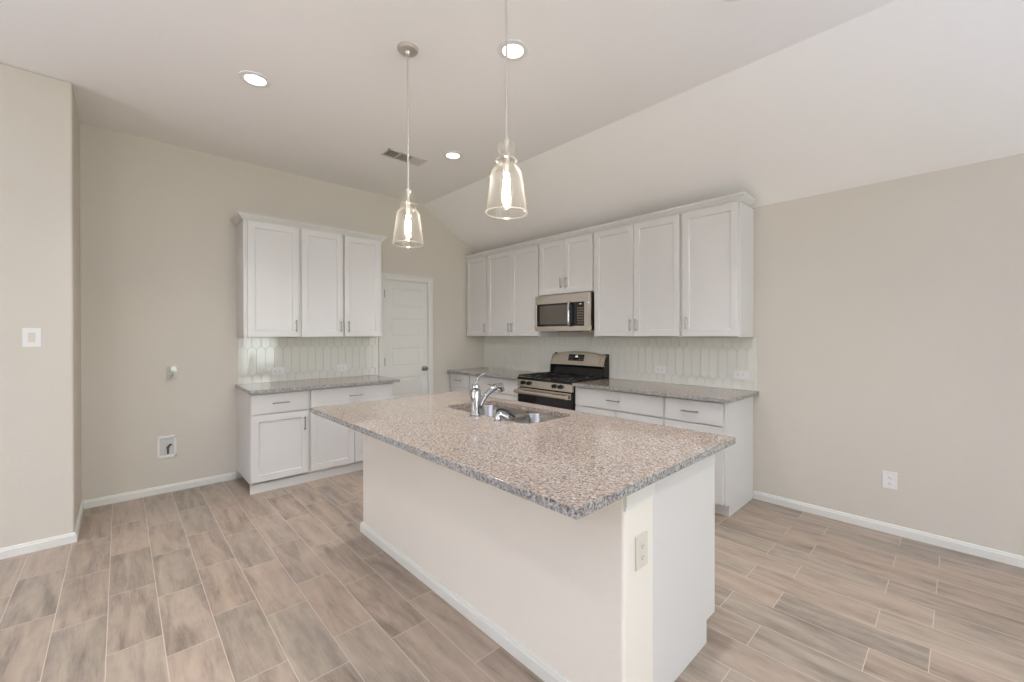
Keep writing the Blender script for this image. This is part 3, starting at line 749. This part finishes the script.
for i in range(3):
    for j in range(7): boxo('button', (xm+.016+i*.028, f+.001, zb_+.022+j*.026), (xm+.036+i*.028, f+.0035, zb_+.037+j*.026), M['button'], kp, 0)
bm = NB(); bx(bm, (MX0+.27, MYF+.02, MZ0+.0), (MX1-.22, MYF+.16, MZ0+.012))
for i in range(10): bx(bm, (MX0+.28+i*.027, MYF+.03, MZ0-.003), (MX0+.29+i*.027, MYF+.15, MZ0))
obj('vent_grille', bm, M['black'], mw)
boxo('bottom_plate', (MX0+.02, MYF-.03, MZ0+.001), (MX1-.02, MYF+.015, MZ0+.011), M['steel'], mw, .002)

# ------------------------------------------------------------------ outlets, switch, boxes (local: wall at y=0, front -y, width along x)
def outlet_parts(t, W, H, horizontal, pm=None):
    pm = pm or M['plastic']
    boxo('plate', (-W/2, -.006, -H/2), (W/2, -.0003, H/2), pm, t, .002)
    for s in (-1, 1):
        bm = NB()
        c = (s*.020, -.0, 0) if horizontal else (0, 0, s*.020)
        bx(bm, (c[0]-(.0135 if horizontal else .017), -.008, c[2]-(.017 if horizontal else .0135)), (c[0]+(.0135 if horizontal else .017), -.0055, c[2]+(.017 if horizontal else .0135)))
        rc = obj('receptacle', bm, pm, t, .003)
        bm = NB()
        for q in (-1, 1):
            if horizontal: bx(bm, (c[0]-.004, -.0086, q*.0065-.001), (c[0]+.004, -.0078, q*.0065+.001))
            else: bx(bm, (q*.0065-.001, -.0086, c[2]-.004), (q*.0065+.001, -.0078, c[2]+.004))
        lathe(bm, [(.0022, -.0078), (.0022, -.0087)], 8, (c[0]+(.0 if not horizontal else -.009), 0, c[2]-(.009 if not horizontal else 0)), 'y')
        obj('slot', bm, M['slot'], rc)
    return t
go = 'electrical outlets'
o1 = outlet_parts(thing('wall_outlet', 'white duplex outlet low on the bare beige wall at right', 'outlet', (4.458, 0, .368), 0), .078, .118, False)
h1 = outlet_parts(thing('wall_outlet', 'white sideways outlet in the backsplash, the one nearer the range', 'outlet', (2.765, -.0108, 1.033), 0), .118, .074, True)
dup(h1, (3.500, -.0108, 1.033), 'white sideways outlet at the right end of the long backsplash')
dup(h1, (.0108, -2.700, 1.012), 'white sideways outlet at the left in the short backsplash', R(90))
dup(h1, (.0108, -2.062, 1.010), 'white sideways outlet in the short backsplash, nearer the pantry door', R(90))
outlet_parts(thing('wall_outlet', 'cream outlet on the narrow end of the island half wall', 'outlet', (IX1+.0005, -2.528, .612), R(90)), .078, .118, False, M['cream'])
sw = thing('light_switch', 'white rocker light switch on the stepped wall at far left', 'switch', (NX, -4.272, 1.365), R(90))
boxo('plate', (-.040, -.006, -.060), (.040, -.0003, .060), M['plastic'], sw, .002)
bm = NB(); bx(bm, (-.023, -.0075, -.036), (.023, -.0055, .036)); rk = obj('rocker_frame', bm, M['plastic'], sw, .001)
bm = NB(); prism(bm, [(-.006, -.030), (-.0085, -.030), (-.012, .030), (-.006, .030)], 'x', -.015, .015); obj('rocker', bm, M['cream'], sw, .001)
# icemaker / water supply box
wb = thing('water_supply_box', 'white recessed water supply box low on the left wall', 'utility box', (0, -3.570, .400), R(90))
bm = NB(); W, H, fw_ = .132, .190, .018
for a, b, c, d in ((-W/2, W/2, H/2-fw_, H/2), (-W/2, W/2, -H/2, -H/2+fw_*1.2), (-W/2, -W/2+fw_, -H/2, H/2), (W/2-fw_, W/2, -H/2, H/2)): bx(bm, (a, -.010, c), (b, -.0003, d))
obj('box_frame', bm, M['plastic'], wb, .0015)
bm = NB(); bx(bm, (-W/2+fw_, -.0022, -H/2+fw_), (W/2-fw_, -.0006, H/2-fw_)); obj('box_back', bm, mat('box_lining', lin(205, 204, 202), .5), wb)  # shade of the recess painted into the greyer lining
bm = NB(); lathe(bm, [(.007, -.060), (.007, -.015), (.011, -.013), (.011, .004), (.004, .006)], 14, (.008, -.014, 0)); obj('valve', bm, M['brass'], wb, smooth=True)
bm = NB(); tube(bm, [(.008, -.014, .0), (.014, -.030, .014), (.030, -.032, .022)], [.006, .006, .009], 10); obj('valve_handle', bm, M['rubber'], wb, smooth=True)
cpv = thing('round_wall_fitting', 'small clear plastic covered round fitting above the water box', 'wall fitting', (0, -3.539, 1.045), R(90))
bm = NB(); lathe(bm, [(.022, -.0003), (.022, -.006), (.015, -.009), (.013, -.016), (.002, -.018)], 24, (0, 0, -.008), 'y'); obj('round_cap', bm, M['plastic'], cpv, smooth=True)
bm = NB(); prism(bm, rrect(-.036, .036, -.052, .058, .012, 4), 'y', -.030, -.0265); obj('clear_cover', bm, M['clearplastic'], cpv)
bm = NB(); bx(bm, (-.006, -.028, .030), (.016, -.0003, .044)); obj('cover_clip', bm, M['plastic'], cpv, .002)

# ------------------------------------------------------------------ ceiling things
def downlight(loc, label):
    t = thing('recessed_light', label, 'ceiling light', loc, 0, 'recessed ceiling downlights')
    bm = NB(); rs = lathe(bm, [(.092, -.0005), (.090, -.006), (.062, -.009), (.058, -.0005)], 40, cap=False)
    n = 40
    for i in range(n): bm.faces.new((rs[0][i], rs[0][(i+1) % n], rs[-1][(i+1) % n], rs[-1][i]))
    obj('trim_ring', bm, M['plastic'], t, smooth=True)
    bm = NB(); lathe(bm, [(.060, -.0008), (.060, -.004)], 32); obj('diffuser', bm, M['lamp'], t)
    d = bpy.data.lights.new('lamp', 'AREA'); d.shape = 'DISK'; d.size = .11; d.energy = P_DOWN; d.color = (.97, .98, 1); d.spread = R(110)
    l = bpy.data.objects.new('lamp', d); COL.objects.link(l); l.parent = t; l.location = (0, 0, -.012)
    return t
d0 = downlight((1.605, -3.215, ZC), 'bright recessed downlight near the far left ceiling corner')
dup(d0, (2.973, -2.175, ZC), 'bright recessed downlight seen beside the near pendant rod')
dup(d0, (1.525, -1.601, ZC), 'bright recessed downlight between the two pendants, close to the slope')
dup(d0, (4.060, -1.690, ZC), 'recessed downlight cut off by the top edge of the picture')
# more of the same behind the viewer
for x, y in ((3.0, -4.6), (5.6, -4.6), (5.6, -2.4), (3.0, -6.8), (5.6, -6.8), (7.4, -3.4)):
    dup(d0, (x, y, ZC), 'recessed downlight in the living area ceiling behind the viewer')['group'] = 'living area downlights'
vt = thing('ceiling_vent', 'white rectangular air vent in the flat ceiling beside the far pendant', 'vent', (1.168, -1.908, ZC))
bm = NB(); VW, VL = .170, .400; e = .018
for x0, x1, y0, y1 in ((-VW/2, VW/2, -VL/2, -VL/2+e), (-VW/2, VW/2, VL/2-e, VL/2), (-VW/2, -VW/2+e, -VL/2, VL/2), (VW/2-e, VW/2, -VL/2, VL/2), (-VW/2, VW/2, -.072, -.058), (-VW/2, VW/2, .058, .072)):
    bx(bm, (x0, y0, -.008), (x1, y1, -.0005))
obj('vent_frame', bm, M['vent'], vt, .001)
bm = NB(); bx(bm, (-VW/2+e, -VL/2+e, -.0015), (VW/2-e, VL/2-e, -.0006)); obj('duct', bm, M['ventdark'], vt)
bm = NB()
for s, (ya, yb) in enumerate(((-VL/2+e, -.072), (-.058, .058), (.072, VL/2-e))):
    nl = 8
    for i in range(nl):
        if s == 1:
            x = -VW/2+e+(VW-2*e)*(i+.5)/nl
            prism(bm, [(x-.002, -.001), (x+.005, -.009), (x+.0065, -.009), (x-.0005, -.001)], 'y', ya, yb)
        else:
            y = ya+(yb-ya)*(i+.5)/nl; q = -1 if s == 0 else 1
            prism(bm, [(y-.002*q, -.001), (y+.006*q, -.009), (y+.0075*q, -.009), (y-.0005*q, -.001)], 'x', -VW/2+e, VW/2-e)
obj('louvre', bm, M['vent'], vt)

# ------------------------------------------------------------------ pendants
pd = thing('pendant_light', 'clear bell glass pendant farther off, near the pantry door in view', 'pendant light', (2.560, -2.634, ZC), 0, 'glass pendants above the island')
Z = lambda z: z-ZC
bm = NB(); lathe(bm, [(.060, -.0005), (.060, -.012), (.052, -.020), (.016, -.024), (.010, -.040), (.002, -.041)], 32); obj('canopy', bm, M['pendmetal'], pd, smooth=True)
bm = NB(); tube(bm, [(0, 0, -.038), (0, 0, Z(2.228))], .0048, 10); obj('rod', bm, M['pendmetal'], pd, smooth=True)
outer = [(.012, 2.229), (.024, 2.225), (.036, 2.213), (.041, 2.196), (.038, 2.180), (.027, 2.166), (.025, 2.160), (.034, 2.154), (.047, 2.142), (.049, 2.137), (.046, 2.131), (.040, 2.124), (.044, 2.116), (.058, 2.104), (.067, 2.090), (.071, 2.072), (.074, 2.04), (.080, 1.99), (.087, 1.94), (.0895, 1.924), (.0925, 1.919), (.0935, 1.914)]
bm = NB(); prof = [(r_, Z(z_)) for r_, z_ in outer]
inner = [(max(r_-.003, .006), Z(z_)) for r_, z_ in outer][::-1]
rs = lathe(bm, prof+[(.0915, Z(1.909)), (.0885, Z(1.909)), (.0865, Z(1.914))]+inner[3:], 40, cap=False)
for i in range(40): bm.faces.new((rs[-1][i], rs[-1][(i+1) % 40], rs[0][(i+1) % 40], rs[0][i]))
gsh = obj('glass_shade', bm, M['shade'], pd, smooth=True)
for rim_r, rim_z, tr_ in ((.0905, 1.911, .0030), (.0475, 2.138, .0016)):
    bm = NB(); lathe(bm, [(rim_r+tr_*math.cos(2*PI*k/8), Z(rim_z)+tr_*math.sin(2*PI*k/8)) for k in range(9)], 40, cap=False)
    bmesh.ops.remove_doubles(bm, verts=bm.verts, dist=.00001); obj('glass_rim', bm, M['rim'], gsh, smooth=True)
bm = NB(); lathe(bm, [(.011, Z(2.231)), (.014, Z(2.225)), (.008, Z(2.20)), (.008, Z(2.16)), (.013, Z(2.150)), (.0145, Z(2.100)), (.010, Z(2.082))], 20); sk_ = obj('socket', bm, M['pendmetal'], pd, smooth=True)
bm = NB(); lathe(bm, [(.008, Z(2.085)), (.010, Z(2.070)), (.014, Z(2.045)), (.0155, Z(2.020)), (.0145, Z(1.995)), (.010, Z(1.975)), (.005, Z(1.964)), (.001, Z(1.960))], 20); obj('bulb', bm, M['filament'], pd, smooth=True)
dup(pd, (3.426, -2.634, ZC), 'clear bell glass pendant nearer the viewer, its canopy above the picture')
